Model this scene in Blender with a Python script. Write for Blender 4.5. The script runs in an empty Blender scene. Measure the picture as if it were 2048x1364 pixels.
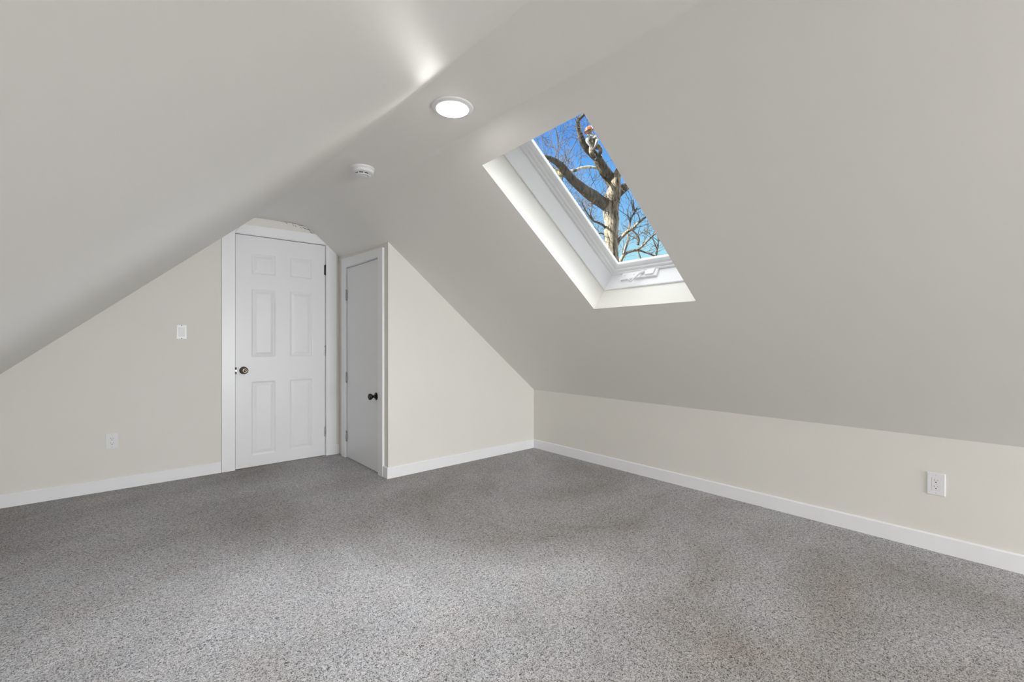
import bpy, bmesh, math, random
from math import sin, cos, pi, radians
from mathutils import Vector, Matrix, noise

C = bpy.context.scene
COL = C.collection

LAMP = 31.0               # lens emission of the recessed lights
BEAM = 34                 # watts in the beam of each recessed light
BEAMW = 150
SUN = 27
ZENITH_GLOW = (3.0, 3.0, 3.0)   # added glow overhead, out of view, to brighten the skylight shaft
REAR_GLOW = (.95, .97, 1.0)  # added glow in the unseen sky behind the house
EAST_GLOW = (22., 22.8, 24.2)   # added glow high outside the skylight, to lift the carpet
GABLE_FILL = 228                # area lamp in the unseen gable window, in place of outdoor light
EXPO = 0.09
WIN = (1.1, 2.75, .26, 1.15)
PILE_LIGHT_SEED = 10.4

# ------------------------------------------------------------------ helpers
class MB:
    """collects boxes, rings, lathes and tubes and links them as one mesh object"""
    def __init__(s):
        s.v = []; s.f = []; s.mi = []; s.sm = []
    def add(s, vs, fs, mi=0, smooth=False):
        o = len(s.v); s.v += [tuple(p) for p in vs]
        for f in fs:
            s.f.append(tuple(i + o for i in f)); s.mi.append(mi); s.sm.append(smooth)
    def box(s, x0, x1, y0, y1, z0, z1, mi=0):
        s.add([(x0,y0,z0),(x1,y0,z0),(x1,y1,z0),(x0,y1,z0),(x0,y0,z1),(x1,y0,z1),(x1,y1,z1),(x0,y1,z1)],
              [(3,2,1,0),(4,5,6,7),(0,1,5,4),(1,2,6,5),(2,3,7,6),(3,0,4,7)], mi)
    def prism(s, pts, axis, a, b, mi=0):
        """polygon extruded along a world axis; pts are the two other coordinates"""
        def P(p, t):
            return {'x': (t, p[0], p[1]), 'y': (p[0], t, p[1]), 'z': (p[0], p[1], t)}[axis]
        n = len(pts)
        s.add([P(p, a) for p in pts] + [P(p, b) for p in pts],
              [tuple(range(n))[::-1], tuple(range(n, 2*n))] + [(i, (i+1) % n, n+(i+1) % n, n+i) for i in range(n)], mi)
    def lathe(s, prof, n=32, M=None, mi=0, smooth=True, cap=True):
        """prof: (radius, height) pairs turned about local z, then placed by M"""
        M = M or Matrix.Identity(4)
        vs = []; fs = []
        for r, h in prof:
            for k in range(n):
                a = 2*pi*k/n; vs.append(M @ Vector((r*cos(a), r*sin(a), h)))
        for i in range(len(prof)-1):
            for k in range(n):
                k2 = (k+1) % n
                fs.append((i*n+k, i*n+k2, (i+1)*n+k2, (i+1)*n+k))
        s.add(vs, fs, mi, smooth)
        if cap:
            m = len(prof)-1
            s.add(vs[:n], [tuple(range(n))[::-1]], mi)
            s.add(vs[m*n:], [tuple(range(n))], mi)
    def tube(s, pts, sides=8, mi=0, bump=0.0, cap=True, freq=4.0):
        """pts: (x,y,z,r)"""
        P = [Vector(p[:3]) for p in pts]; n = len(P)
        if n < 2: return
        t = (P[1]-P[0]).normalized()
        u = t.orthogonal().normalized()
        vs = []; fs = []
        for i in range(n):
            tt = (P[min(i+1,n-1)]-P[max(i-1,0)])
            tt = tt.normalized() if tt.length > 1e-9 else t
            u = (u - tt*u.dot(tt)); u = u.normalized() if u.length > 1e-6 else tt.orthogonal().normalized()
            w = tt.cross(u); r = pts[i][3]
            for k in range(sides):
                a = 2*pi*k/sides
                d = u*cos(a)+w*sin(a)
                q = P[i]+d*r
                if bump:
                    q = P[i]+d*r*(1+bump*noise.noise(q*freq)+bump*.5*noise.noise(q*freq*3.1))
                vs.append(q)
        for i in range(n-1):
            for k in range(sides):
                k2 = (k+1) % sides
                fs.append((i*sides+k, i*sides+k2, (i+1)*sides+k2, (i+1)*sides+k))
        if cap:
            fs.append(tuple(range(sides))[::-1]); fs.append(tuple(range((n-1)*sides, n*sides)))
        s.add(vs, fs, mi, True)
    def build(s, name, mats, parent=None, bevel=0.0, seg=2):
        me = bpy.data.meshes.new(name)
        me.from_pydata(s.v, [], s.f); me.update()
        for m in (mats if isinstance(mats, (list, tuple)) else [mats]): me.materials.append(m)
        me.polygons.foreach_set('material_index', s.mi)
        me.polygons.foreach_set('use_smooth', s.sm)
        o = bpy.data.objects.new(name, me); COL.objects.link(o)
        if parent:
            o.parent = parent; o.matrix_parent_inverse = Matrix.Translation(-parent.location)
        if bevel:
            md = o.modifiers.new('bevel', 'BEVEL'); md.width = bevel; md.segments = seg
            md.limit_method = 'ANGLE'; md.angle_limit = radians(40)
        return o

def tag(o, label=None, cat=None, group=None, kind=None):
    if label: o['label'] = label
    if cat: o['category'] = cat
    if group: o['group'] = group
    if kind: o['kind'] = kind
    return o
def empty(name, loc):
    o = bpy.data.objects.new(name, None); o.location = loc; o.empty_display_size = .1
    COL.objects.link(o); return o
def basis(o, z, x=None):
    """matrix with local z along z, origin o"""
    z = Vector(z).normalized(); x = Vector(x) if x else z.orthogonal()
    x = (x - z*x.dot(z)).normalized(); y = z.cross(x)
    M = Matrix((x, y, z)).transposed().to_4x4(); M.translation = Vector(o); return M
def lerp(a, b, t): return a+(b-a)*t
def interp(pts, x):
    if x <= pts[0][0]: return pts[0][1]
    for (x0, y0), (x1, y1) in zip(pts, pts[1:]):
        if x <= x1: return lerp(y0, y1, (x-x0)/(x1-x0))
    return pts[-1][1]
def sstep(a, b, x):
    t = max(0, min(1, (x-a)/(b-a))); return t*t*(3-2*t)

# ------------------------------------------------------------------ materials
def mat(name, col, rough=.5, metal=0., spec=.5):
    m = bpy.data.materials.new(name); m.use_nodes = True
    b = m.node_tree.nodes['Principled BSDF']
    b.inputs['Base Color'].default_value = (*col, 1); b.inputs['Roughness'].default_value = rough
    b.inputs['Metallic'].default_value = metal; b.inputs['Specular IOR Level'].default_value = spec
    return m
def N(m, t, **kw):
    n = m.node_tree.nodes.new(t)
    for k, v in kw.items():
        if k in n.inputs: n.inputs[k].default_value = v
        else: setattr(n, k, v)
    return n
def L(m, a, b): m.node_tree.links.new(a, b)
def ramp(m, stops):
    r = m.node_tree.nodes.new('ShaderNodeValToRGB')
    e = r.color_ramp.elements
    while len(e) < len(stops): e.new(.5)
    for q, (p, c) in zip(e, stops): q.position = p; q.color = (*c, 1)
    return r
def noisy(m, col2, scale, bump=0., bscale=None, detail=4, fac=(.35,.65), dist=.01):
    """mottle the base colour towards col2 and add a fine bump"""
    b = m.node_tree.nodes['Principled BSDF']
    tc = N(m, 'ShaderNodeTexCoord'); n = N(m, 'ShaderNodeTexNoise', Scale=scale, Detail=detail)
    L(m, tc.outputs['Object'], n.inputs['Vector'])
    c1 = tuple(b.inputs['Base Color'].default_value[:3])
    r = ramp(m, [(fac[0], c1), (fac[1], col2)])
    L(m, n.outputs['Fac'], r.inputs['Fac']); L(m, r.outputs['Color'], b.inputs['Base Color'])
    if bump:
        n2 = N(m, 'ShaderNodeTexNoise', Scale=bscale or scale, Detail=3); bp = N(m, 'ShaderNodeBump', Strength=bump, Distance=dist)
        L(m, tc.outputs['Object'], n2.inputs['Vector'])
        L(m, n2.outputs['Fac'], bp.inputs['Height']); L(m, bp.outputs['Normal'], b.inputs['Normal'])
    return m

M = {}
M['wall'] = noisy(mat('cream_wall_paint', (.795,.780,.738), .55, 0, .3), (.802,.788,.746), 3, .06, 90, dist=.002)
M['ceil'] = noisy(mat('cream_ceiling_paint', (.86,.847,.812), .5, 0, .35), (.865,.853,.818), 2, .05, 60, dist=.002)
M['trim'] = noisy(mat('white_trim_paint', (.90,.91,.935), .32, 0, .45), (.905,.915,.94), 6, .04, 30, dist=.001)
M['door'] = noisy(mat('white_door_paint', (.84,.848,.87), .35, 0, .45), (.845,.853,.875), 5, .05, 160, dist=.001)
M['plate'] = noisy(mat('white_plastic', (.84,.84,.86), .3, 0, .5), (.85,.85,.87), 20)
M['plate_grey'] = noisy(mat('pale_grey_plastic', (.66,.66,.67), .3, 0, .5), (.68,.68,.69), 20)
M['sash'] = noisy(mat('white_skylight_vinyl', (.86,.87,.89), .3, 0, .5), (.87,.88,.9), 12)
M['detector'] = noisy(mat('detector_plastic', (.80,.80,.80), .4, 0, .4), (.82,.82,.82), 20)
M['dark'] = noisy(mat('dark_slot', (.015,.015,.015), .6), (.025,.025,.025), 40)
M['bronze'] = noisy(mat('antique_nickel', (.24,.205,.17), .22, 1.), (.14,.12,.10), 45)
M['black_metal'] = noisy(mat('oil_rubbed_bronze', (.055,.05,.048), .2, .9), (.03,.028,.026), 60)
M['hinge'] = noisy(mat('satin_nickel', (.60,.60,.60), .33, 1.), (.5,.5,.5), 60)
M['dark_hinge'] = noisy(mat('dark_hinge_metal', (.13,.12,.11), .35, 1.), (.08,.08,.08), 60)
M['crack'] = noisy(mat('open_plaster_crack', (.15,.135,.115), .9), (.36,.34,.30), 70)
M['ground'] = noisy(mat('winter_lawn', (0.058,0.061,0.032), .9), (0.090,0.076,0.047), 1.5)

def carpet():
    m = mat('speckled_grey_carpet', (.45,.45,.45), .95, 0, .1); b = m.node_tree.nodes['Principled BSDF']
    tc = N(m, 'ShaderNodeTexCoord')
    n1 = N(m, 'ShaderNodeTexNoise', Scale=100., Detail=3., Roughness=.7, Distortion=1.2); L(m, tc.outputs['Object'], n1.inputs['Vector'])
    n2 = N(m, 'ShaderNodeTexNoise', Scale=230., Detail=2., Roughness=.6); L(m, tc.outputs['Object'], n2.inputs['Vector'])
    mx = N(m, 'ShaderNodeMix', data_type='FLOAT'); mx.inputs[0].default_value = .45
    L(m, n1.outputs['Fac'], mx.inputs[2]); L(m, n2.outputs['Fac'], mx.inputs[3])
    r = ramp(m, [(.34,(.02,.019,.019)), (.42,(.15,.146,.146)), (.485,(.47,.465,.47)), (.60,(.80,.795,.81))])
    L(m, mx.outputs[0], r.inputs['Fac'])
    # brushed pile and vacuum strokes, seeded so their tones paint in the floor's light
    n3 = N(m, 'ShaderNodeTexNoise', noise_dimensions='4D', W=PILE_LIGHT_SEED, Scale=.62, Detail=6., Roughness=.62, Distortion=.7); L(m, tc.outputs['Object'], n3.inputs['Vector'])
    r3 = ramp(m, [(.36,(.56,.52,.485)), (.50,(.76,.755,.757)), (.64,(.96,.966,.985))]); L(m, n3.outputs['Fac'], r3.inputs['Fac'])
    # yarn tint drifting between pinkish taupe and cool grey
    n4 = N(m, 'ShaderNodeTexNoise', Scale=4.5, Detail=3., Roughness=.6); L(m, tc.outputs['Object'], n4.inputs['Vector'])
    r4 = ramp(m, [(.38,(1.015,.992,.98)), (.62,(.985,.998,1.008))]); L(m, n4.outputs['Fac'], r4.inputs['Fac'])
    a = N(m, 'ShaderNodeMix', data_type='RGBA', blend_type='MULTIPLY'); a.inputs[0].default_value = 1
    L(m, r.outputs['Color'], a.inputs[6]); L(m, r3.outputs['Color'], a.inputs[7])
    a2 = N(m, 'ShaderNodeMix', data_type='RGBA', blend_type='MULTIPLY'); a2.inputs[0].default_value = 1
    L(m, a.outputs[2], a2.inputs[6]); L(m, r4.outputs['Color'], a2.inputs[7])
    L(m, a2.outputs[2], b.inputs['Base Color'])
    bp = N(m, 'ShaderNodeBump', Strength=.75, Distance=.010); L(m, mx.outputs[0], bp.inputs['Height']); L(m, bp.outputs['Normal'], b.inputs['Normal'])
    b.inputs['Sheen Weight'].default_value = .15
    return m
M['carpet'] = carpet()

def bark(name, c1, c2, scale, bump=.8):
    m = mat(name, c1, .9, 0, .15); b = m.node_tree.nodes['Principled BSDF']
    tc = N(m, 'ShaderNodeTexCoord'); mp = N(m, 'ShaderNodeMapping'); mp.inputs['Scale'].default_value = (1,1,.22)
    L(m, tc.outputs['Object'], mp.inputs['Vector'])
    n = N(m, 'ShaderNodeTexNoise', Scale=scale, Detail=6., Roughness=.7); L(m, mp.outputs['Vector'], n.inputs['Vector'])
    r = ramp(m, [(.40, c2), (.5, c1), (.62, tuple(min(1,x*1.7) for x in c1))]); L(m, n.outputs['Fac'], r.inputs['Fac'])
    L(m, r.outputs['Color'], b.inputs['Base Color'])
    bp = N(m, 'ShaderNodeBump', Strength=bump, Distance=.06); L(m, n.outputs['Fac'], bp.inputs['Height']); L(m, bp.outputs['Normal'], b.inputs['Normal'])
    return m
M['bark'] = bark('grey_oak_bark', (0.165,0.145,0.116), (0.034,0.029,0.024), 15)
M['limb'] = bark('dark_limb_bark', (0.061,0.054,0.045), (0.018,0.016,0.014), 14, .35)
M['lichen'] = bark('lichen_bark', (0.151,0.144,0.086), (0.043,0.040,0.029), 12)
M['palebark'] = bark('pale_peeling_bark', (0.42,0.40,0.35), (0.079,0.068,0.054), 9)
M['twig'] = bark('twig_bark', (0.072,0.059,0.047), (0.032,0.027,0.022), 10, .3)
M['twig_red'] = bark('reddish_twig_bark', (0.108,0.072,0.054), (0.050,0.036,0.029), 10, .3)
M['skin'] = noisy(mat('skin', (0.223,0.151,0.119), .5), (0.202,0.133,0.104), 20)
M['jacket'] = noisy(mat('pale_grey_blue_cloth', (0.151,0.173,0.202), .8), (0.216,0.223,0.230), 9)
M['trousers'] = noisy(mat('mottled_tan_cloth', (0.180,0.155,0.112), .85), (0.058,0.054,0.043), 14, fac=(.44,.56))
M['boot'] = noisy(mat('dark_boot_leather', (0.018,0.018,0.022), .5), (0.032,0.029,0.025), 20)
M['helmet'] = noisy(mat('orange_helmet_shell', (0.342,0.079,0.007), .25), (0.324,0.068,0.007), 10)

def emission(name, col, strength):
    m = bpy.data.materials.new(name); m.use_nodes = True; nt = m.node_tree; nt.nodes.clear()
    e = nt.nodes.new('ShaderNodeEmission'); e.inputs[0].default_value = (*col, 1); e.inputs[1].default_value = strength
    o = nt.nodes.new('ShaderNodeOutputMaterial'); nt.links.new(e.outputs[0], o.inputs[0]); return m
M['lamp'] = emission('lit_lamp_lens', (1, .965, .92), LAMP)
def glass():
    m = bpy.data.materials.new('clear_glass'); m.use_nodes = True; nt = m.node_tree; nt.nodes.clear()
    t = nt.nodes.new('ShaderNodeBsdfTransparent'); t.inputs[0].default_value = (.97,.985,.98,1)
    g = nt.nodes.new('ShaderNodeBsdfGlossy'); g.inputs['Roughness'].default_value = .02
    mx = nt.nodes.new('ShaderNodeMixShader'); mx.inputs[0].default_value = .03
    o = nt.nodes.new('ShaderNodeOutputMaterial')
    nt.links.new(t.outputs[0], mx.inputs[1]); nt.links.new(g.outputs[0], mx.inputs[2]); nt.links.new(mx.outputs[0], o.inputs[0]); return m
M['glass'] = glass()

# the big tree outside, as centre lines (x, y, z, radius)
OAK = {
    'trunk': [(11.916, 8.513, -5.5, 0.62), (11.866, 8.493, -5.0, 0.45), (11.786, 8.453, -3.0, 0.36), (11.666, 8.413, -0.093, 0.311), (11.631, 8.443, 1.773, 0.288), (11.596, 8.474, 2.707, 0.257), (11.549, 8.515, 3.407, 0.226), (11.519, 8.54, 3.749, 0.202), (11.508, 8.55, 4.184, 0.21), (11.514, 8.545, 4.651, 0.226), (11.508, 8.55, 5.024, 0.233), (11.496, 8.56, 5.32, 0.249), (11.525, 8.535, 5.553, 0.257), (11.548, 8.476, 5.792, 0.217), (11.525, 8.403, 6.0, 0.162), (11.512, 8.348, 6.183, 0.123), (11.5, 8.292, 6.333, 0.1), (11.511, 8.282, 6.41, 0.061)],
    'rightlimb': [(11.514, 8.545, 5.507, 0.202), (11.561, 8.504, 5.849, 0.187), (11.514, 8.545, 6.082, 0.187), (11.303, 8.595, 6.309, 0.17), (11.106, 8.634, 6.517, 0.153), (10.91, 8.671, 6.722, 0.137), (10.717, 8.707, 6.832, 0.128), (10.536, 8.731, 6.91, 0.105), (10.368, 8.745, 7.061, 0.089), (10.235, 8.728, 7.238, 0.074), (10.125, 8.691, 7.383, 0.066), (10.037, 8.635, 7.51, 0.058), (10.092, 8.587, 7.612, 0.051), (10.113, 8.436, 7.707, 0.043), (10.122, 8.296, 7.857, 0.036), (10.086, 8.195, 8.046, 0.028)],
    'leftlimb': [(11.443, 8.606, 5.242, 0.156), (11.245, 8.646, 5.367, 0.178), (11.025, 8.704, 5.459, 0.184), (10.807, 8.761, 5.565, 0.175), (10.591, 8.816, 5.653, 0.159), (10.366, 8.879, 5.785, 0.142), (10.154, 8.93, 5.899, 0.127), (9.978, 8.951, 6.011, 0.118), (9.814, 8.96, 6.121, 0.125), (9.663, 8.959, 6.214, 0.109), (9.491, 8.976, 6.291, 0.087), (9.31, 9.001, 6.337, 0.072), (9.141, 9.015, 6.347, 0.057), (8.974, 9.028, 6.334, 0.049), (8.744, 9.094, 6.356, 0.042), (8.465, 9.204, 6.426, 0.028)],
    'lichenlimb': [(9.933, 8.99, 6.041, 0.089), (9.811, 9.096, 6.071, 0.089), (9.749, 9.282, 6.167, 0.089), (9.686, 9.469, 6.355, 0.083), (9.644, 9.638, 6.5, 0.068), (9.531, 9.868, 6.661, 0.053), (9.404, 10.111, 6.793, 0.038)],
    'pale': [(10.019, 9.047, 6.152, 0.037), (10.196, 9.026, 6.213, 0.045), (10.386, 8.994, 6.288, 0.045), (10.566, 8.971, 6.379, 0.046), (10.747, 8.946, 6.441, 0.046), (10.941, 8.909, 6.487, 0.046), (11.126, 8.882, 6.51, 0.039), (11.243, 8.78, 6.44, 0.035), (11.326, 8.708, 6.316, 0.035), (11.396, 8.647, 6.129, 0.031)],
    'stubright': [(11.596, 8.474, 5.631, 0.156), (11.821, 8.411, 5.851, 0.149), (12.012, 8.378, 5.995, 0.134), (12.228, 8.322, 6.125, 0.119), (12.531, 8.192, 6.4, 0.096), (12.862, 8.037, 6.791, 0.072), (13.073, 7.986, 7.317, 0.049)],
    'lowright': [(11.619, 8.453, 4.076, 0.062), (11.606, 8.332, 4.24, 0.062), (11.639, 8.172, 4.386, 0.054), (11.646, 8.033, 4.469, 0.05), (11.675, 7.875, 4.535, 0.045), (11.714, 7.709, 4.675, 0.037), (11.751, 7.545, 4.768, 0.03), (11.775, 7.391, 4.844, 0.022), (11.819, 7.221, 4.889, 0.015)],
    'lowright2': [(11.669, 8.013, 4.484, 0.034), (11.692, 7.993, 4.728, 0.03), (11.738, 7.953, 4.91, 0.027), (11.807, 7.893, 5.047, 0.026), (11.853, 7.853, 5.169, 0.023)],
    'lowright3': [(11.807, 7.893, 5.032, 0.026), (11.773, 7.923, 5.23, 0.023), (11.761, 7.933, 5.413, 0.019)],
    'base1': [(12.474, 9.035, 3.403, 0.092), (12.537, 8.981, 3.687, 0.075), (12.626, 8.904, 3.953, 0.054), (12.751, 8.795, 4.07, 0.042), (12.902, 8.664, 4.137, 0.042), (13.016, 8.566, 4.187, 0.042), (13.154, 8.445, 4.337, 0.037), (13.28, 8.336, 4.52, 0.033), (13.444, 8.194, 4.703, 0.025), (13.62, 8.041, 4.903, 0.017)],
    'base2': [(13.016, 8.566, 4.153, 0.033), (13.154, 8.445, 4.087, 0.03), (13.305, 8.314, 4.02, 0.028), (13.456, 8.183, 3.937, 0.025), (13.683, 7.987, 3.87, 0.017)],
    'base3': [(12.626, 8.904, 3.92, 0.05), (12.676, 8.861, 4.153, 0.046), (12.726, 8.817, 4.37, 0.042), (12.764, 8.784, 4.52, 0.037), (12.726, 8.817, 4.72, 0.025)],
    'base4': [(13.636, 8.292, 3.957, 0.03), (13.661, 8.27, 4.194, 0.025), (13.585, 8.337, 4.464, 0.02), (13.546, 8.37, 4.633, 0.013)],
    'base5': [(13.636, 8.292, 4.059, 0.025), (13.687, 8.248, 4.329, 0.022), (13.687, 8.248, 4.633, 0.017)],
    'mid1': [(13.35, 8.805, 4.405, 0.043), (13.363, 8.794, 4.611, 0.043), (13.298, 8.85, 4.782, 0.036), (13.221, 8.917, 4.884, 0.026)],
    'low6': [(13.924, 9.102, 3.644, 0.053), (13.951, 9.078, 3.964, 0.036), (13.897, 9.125, 4.213, 0.027), (13.87, 9.148, 4.356, 0.018)],
    'leftlow': [(11.408, 8.637, 4.542, 0.047), (11.256, 8.636, 4.672, 0.039), (11.06, 8.674, 4.739, 0.031), (10.842, 8.731, 4.789, 0.024), (10.66, 8.757, 4.928, 0.021), (10.491, 8.771, 5.095, 0.017), (10.334, 8.774, 5.289, 0.012)],
    'leftlow2': [(10.853, 8.721, 4.789, 0.023), (10.705, 8.717, 4.958, 0.018), (10.661, 8.623, 5.14, 0.013), (10.638, 8.643, 5.29, 0.011)],
    'leftlow3': [(11.408, 8.637, 4.371, 0.031), (11.267, 8.759, 4.48, 0.023), (11.149, 8.861, 4.418, 0.019), (11.032, 8.963, 4.356, 0.016)],
}
CLIMBER = {'head': [10.559, 8.645, 7.382], 'neck': [10.587, 8.621, 7.292], 'chest': [10.61, 8.601, 7.202], 'belly': [10.632, 8.582, 7.068], 'pelvis': [10.655, 8.562, 6.963], 'lhip': [10.632, 8.582, 6.948], 'lknee': [10.441, 8.483, 6.685], 'lankle': [10.609, 8.469, 6.549], 'ltoe': [10.614, 8.399, 6.47], 'rhip': [10.689, 8.533, 6.963], 'rknee': [10.704, 8.321, 6.809], 'rankle': [10.762, 8.403, 6.644], 'rtoe': [10.755, 8.343, 6.564], 'lsh': [10.542, 8.66, 7.247], 'lel': [10.313, 8.528, 6.987], 'lwr': [10.39, 8.461, 6.84], 'rsh': [10.678, 8.542, 7.247], 'rel': [10.546, 8.326, 6.987], 'rwr': [10.49, 8.374, 6.825]}

# ------------------------------------------------------------------ room dimensions (metres; x along the door wall, y towards it)
YB = 4.525          # gable wall with the door
YF = -6.2           # gable wall behind the camera
XR, ZK = 3.28, .608 # right knee wall and its height
XL0 = -.95          # left knee wall
ZC = 2.225          # flat strip under the ridge
CX, CY = 1.64, 3.43 # corner of the closet

def x_left(y):  return .925+(4.2-y)*.024
def x_right(y): return interp([(-6.4,1.43),(1.0,1.42),(1.7,1.403),(2.1,1.395),(2.6,1.368),(3.0,1.32),(3.43,1.272),(3.8,1.275),(4.6,1.32)], y)
def fil_left(y):  return lerp(.006, .10, sstep(1.2, 3.6, y))
def fil_right(y): return lerp(.008, .11, sstep(1.9, 3.4, y))
SL = .876
def sl_r(y): return (ZC-ZK)/(XR-x_right(y))
def z_left(x, y):
    bulge = .048*(1-sstep(.0, .26, YB-y))     # the old plaster hollows towards the gable
    return ZC-(x_left(y)-x)*SL + bulge*1.3
def z_right(x, y): return ZK+(XR-x)*sl_r(y)

# skylight opening in the right slope
HX0, HX1 = 1.532, 2.43
def hole_y(x, side):
    t = (x-HX0)/(HX1-HX0)
    return lerp(1.286, 1.229, t) if side == 0 else lerp(2.021, 1.949, t)
def col_ys(x):
    a, b = hole_y(x, 0), hole_y(x, 1)
    ys = [lerp(YF-.1, a, i/16) for i in range(16)]+[lerp(a, b, i/5) for i in range(5)]
    return ys+[lerp(b, YB-.32, i/14) for i in range(14)]+[lerp(YB-.32, YB+.08, i/10) for i in range(11)]
I0, I1 = 16, 21
YS = col_ys(1.48)

def grid_solid(S, up, hole=()):
    """S[j][i] inner points; up = outward offset; hole = list of (j0,j1,i0,i1) blocks of left-out cells"""
    mb = MB(); nj, ni = len(S), len(S[0])
    inn = [p for row in S for p in row]; out = [tuple(Vector(p)+up) for p in inn]
    def hid(j, i): return any(h[0] <= j < h[1] and h[2] <= i < h[3] for h in hole)
    K = nj*ni; fs = []; side = []
    for j in range(nj-1):
        for i in range(ni-1):
            if hid(j, i): continue
            q = (j*ni+i, j*ni+i+1, (j+1)*ni+i+1, (j+1)*ni+i)
            fs.append(q)
    inner = list(fs)
    edges = {}
    for q in inner:
        for a, b in zip(q, q[1:]+q[:1]): edges[(a, b)] = 1
    rim = [(a, b) for (a, b) in edges if (b, a) not in edges]
    mb.add(inn, inner, 0, True)
    mb.add(out, [q[::-1] for q in inner], 0, False)
    mb.add(inn+out, [(b, a, a+K, b+K) for a, b in rim], 0, False)
    return mb

# ceiling: flat strip with the rounded joints, left slope, right slope (all one thickness of roof)
rowsL = []; rowsC = []; rowsR = []
def bez(p0, p1, p2, t): return tuple((1-t)**2*a+2*t*(1-t)*b+t*t*c for a, b, c in zip(p0, p1, p2))
for y in YS:
    bul = z_left(x_left(y), y)-ZC
    xe = x_left(y)-bul/SL
    l = fil_left(y); a = math.atan(SL)
    p0 = (xe-l*cos(a), y, ZC-l*sin(a)); p1 = (xe, y, ZC); p2 = (xe+l, y, ZC)
    c = [bez(p0, p1, p2, t/10) for t in range(11)]
    l = fil_right(y); a = math.atan(sl_r(y)); xr = x_right(y)
    q0 = (xr-l, y, ZC); q1 = (xr, y, ZC); q2 = (xr+l*cos(a), y, ZC-l*sin(a))
    c += [tuple(lerp(u, v, t) for u, v in zip(p2, q0)) for t in (.25,.5,.75)]
    c += [bez(q0, q1, q2, t/10) for t in range(11)]
    rowsC.append(c)
    rowsL.append([(lerp(XL0-.1, p0[0], k/10), y, p0[2]-(p0[0]-lerp(XL0-.1, p0[0], k/10))*SL) for k in range(11)])
NL = Vector((-SL, 0, 1)).normalized()
tr = lambda R: [list(r) for r in zip(*R)]
o = grid_solid(tr(rowsC), Vector((0,0,.34))).build('ceiling', M['ceil']); tag(o, 'narrow flat cream ceiling strip between the two slopes', 'ceiling', None, 'structure')
o = grid_solid(tr(rowsL), NL*.34).build('ceiling_left', M['ceil']); tag(o, 'bright cream sloping ceiling on the left above the light switch', 'ceiling', None, 'structure')
RX = [None]+[lerp(1.48, HX0, k/2) for k in range(1, 3)]+[lerp(HX0, HX1, k/8) for k in range(1, 9)]+[lerp(HX1, XR+.08, k/8) for k in range(1, 9)]
rowsR = []
for j, x in enumerate(RX):
    if j == 0: rowsR.append([rowsC[i][-1] for i in range(len(YS))]); continue
    rowsR.append([(x, y, z_right(x, y)) for y in col_ys(x)])
NR = Vector((sl_r(1.6), 0, 1)).normalized()
o = grid_solid(rowsR, NR*.30, [(2, 10, I0, I1)]).build('ceiling_right', M['ceil'])
tag(o, 'grey-cream sloping ceiling on the right pierced by the skylight', 'ceiling', None, 'structure')

# floor and walls
mb = MB(); mb.box(XL0-.1, XR+.1, YF-.1, YB+.2, -.2, 0)
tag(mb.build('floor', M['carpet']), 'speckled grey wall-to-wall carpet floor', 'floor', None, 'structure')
DX0, DX1, DZ = .742, 1.513, 2.062
mb = MB()
mb.box(XL0-.1, DX0, YB, YB+.12, -.1, 2.5); mb.box(DX1, XR+.1, YB, YB+.12, -.1, 2.5); mb.box(DX0, DX1, YB, YB+.12, DZ, 2.5)
mb.box(XL0-.1, XR+.1, YB+.12, YB+.2, -.1, 2.5)
wall_back = tag(mb.build('wall_back', M['wall']), 'cream gable wall holding the six-panel door', 'wall', None, 'structure')
mb = MB(); mb.box(XR, XR+.12, YF-.1, YB+.1, -.1, ZK+.12)
tag(mb.build('wall_right', M['wall']), 'low cream knee wall under the right slope', 'wall', None, 'structure')
mb = MB(); mb.box(XL0-.12, XL0, YF-.1, YB+.1, -.1, .78)
tag(mb.build('wall_left', M['wall']), 'low cream knee wall under the left slope', 'wall', None, 'structure')
WX0, WX1, WZ0, WZ1 = WIN
mb = MB()
mb.box(XL0-.1, WX0, YF-.12, YF, -.1, 2.5); mb.box(WX1, XR+.1, YF-.12, YF, -.1, 2.5)
mb.box(WX0, WX1, YF-.12, YF, -.1, WZ0); mb.box(WX0, WX1, YF-.12, YF, WZ1, 2.5)
tag(mb.build('wall_front', M['wall']), 'cream gable wall behind the viewer with a window', 'wall', None, 'structure')
# closet box: side wall with a door opening, front wall under the slope
KY0, KY1, KZ = 3.583, 4.318, 1.828
mb = MB()
zt = lambda x: z_right(x, CY)+.08
mb.box(CX, CX+.1, CY, KY0, -.05, zt(CX)); mb.box(CX, CX+.1, KY1, YB+.02, -.05, zt(CX)); mb.box(CX, CX+.1, KY0, KY1, KZ, zt(CX))
mb.box(CX+.1, CX+.14, CY+.1, YB+.02, -.05, zt(CX+.1))
mb.prism([(CX+.1,-.05),(XR+.05,-.05),(XR+.05,zt(XR)),(CX+.1,zt(CX+.1))], 'y', CY, CY+.1)
tag(mb.build('wall_closet', M['wall']), 'cream closet walls boxing out of the far right corner', 'wall', None, 'structure')

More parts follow.
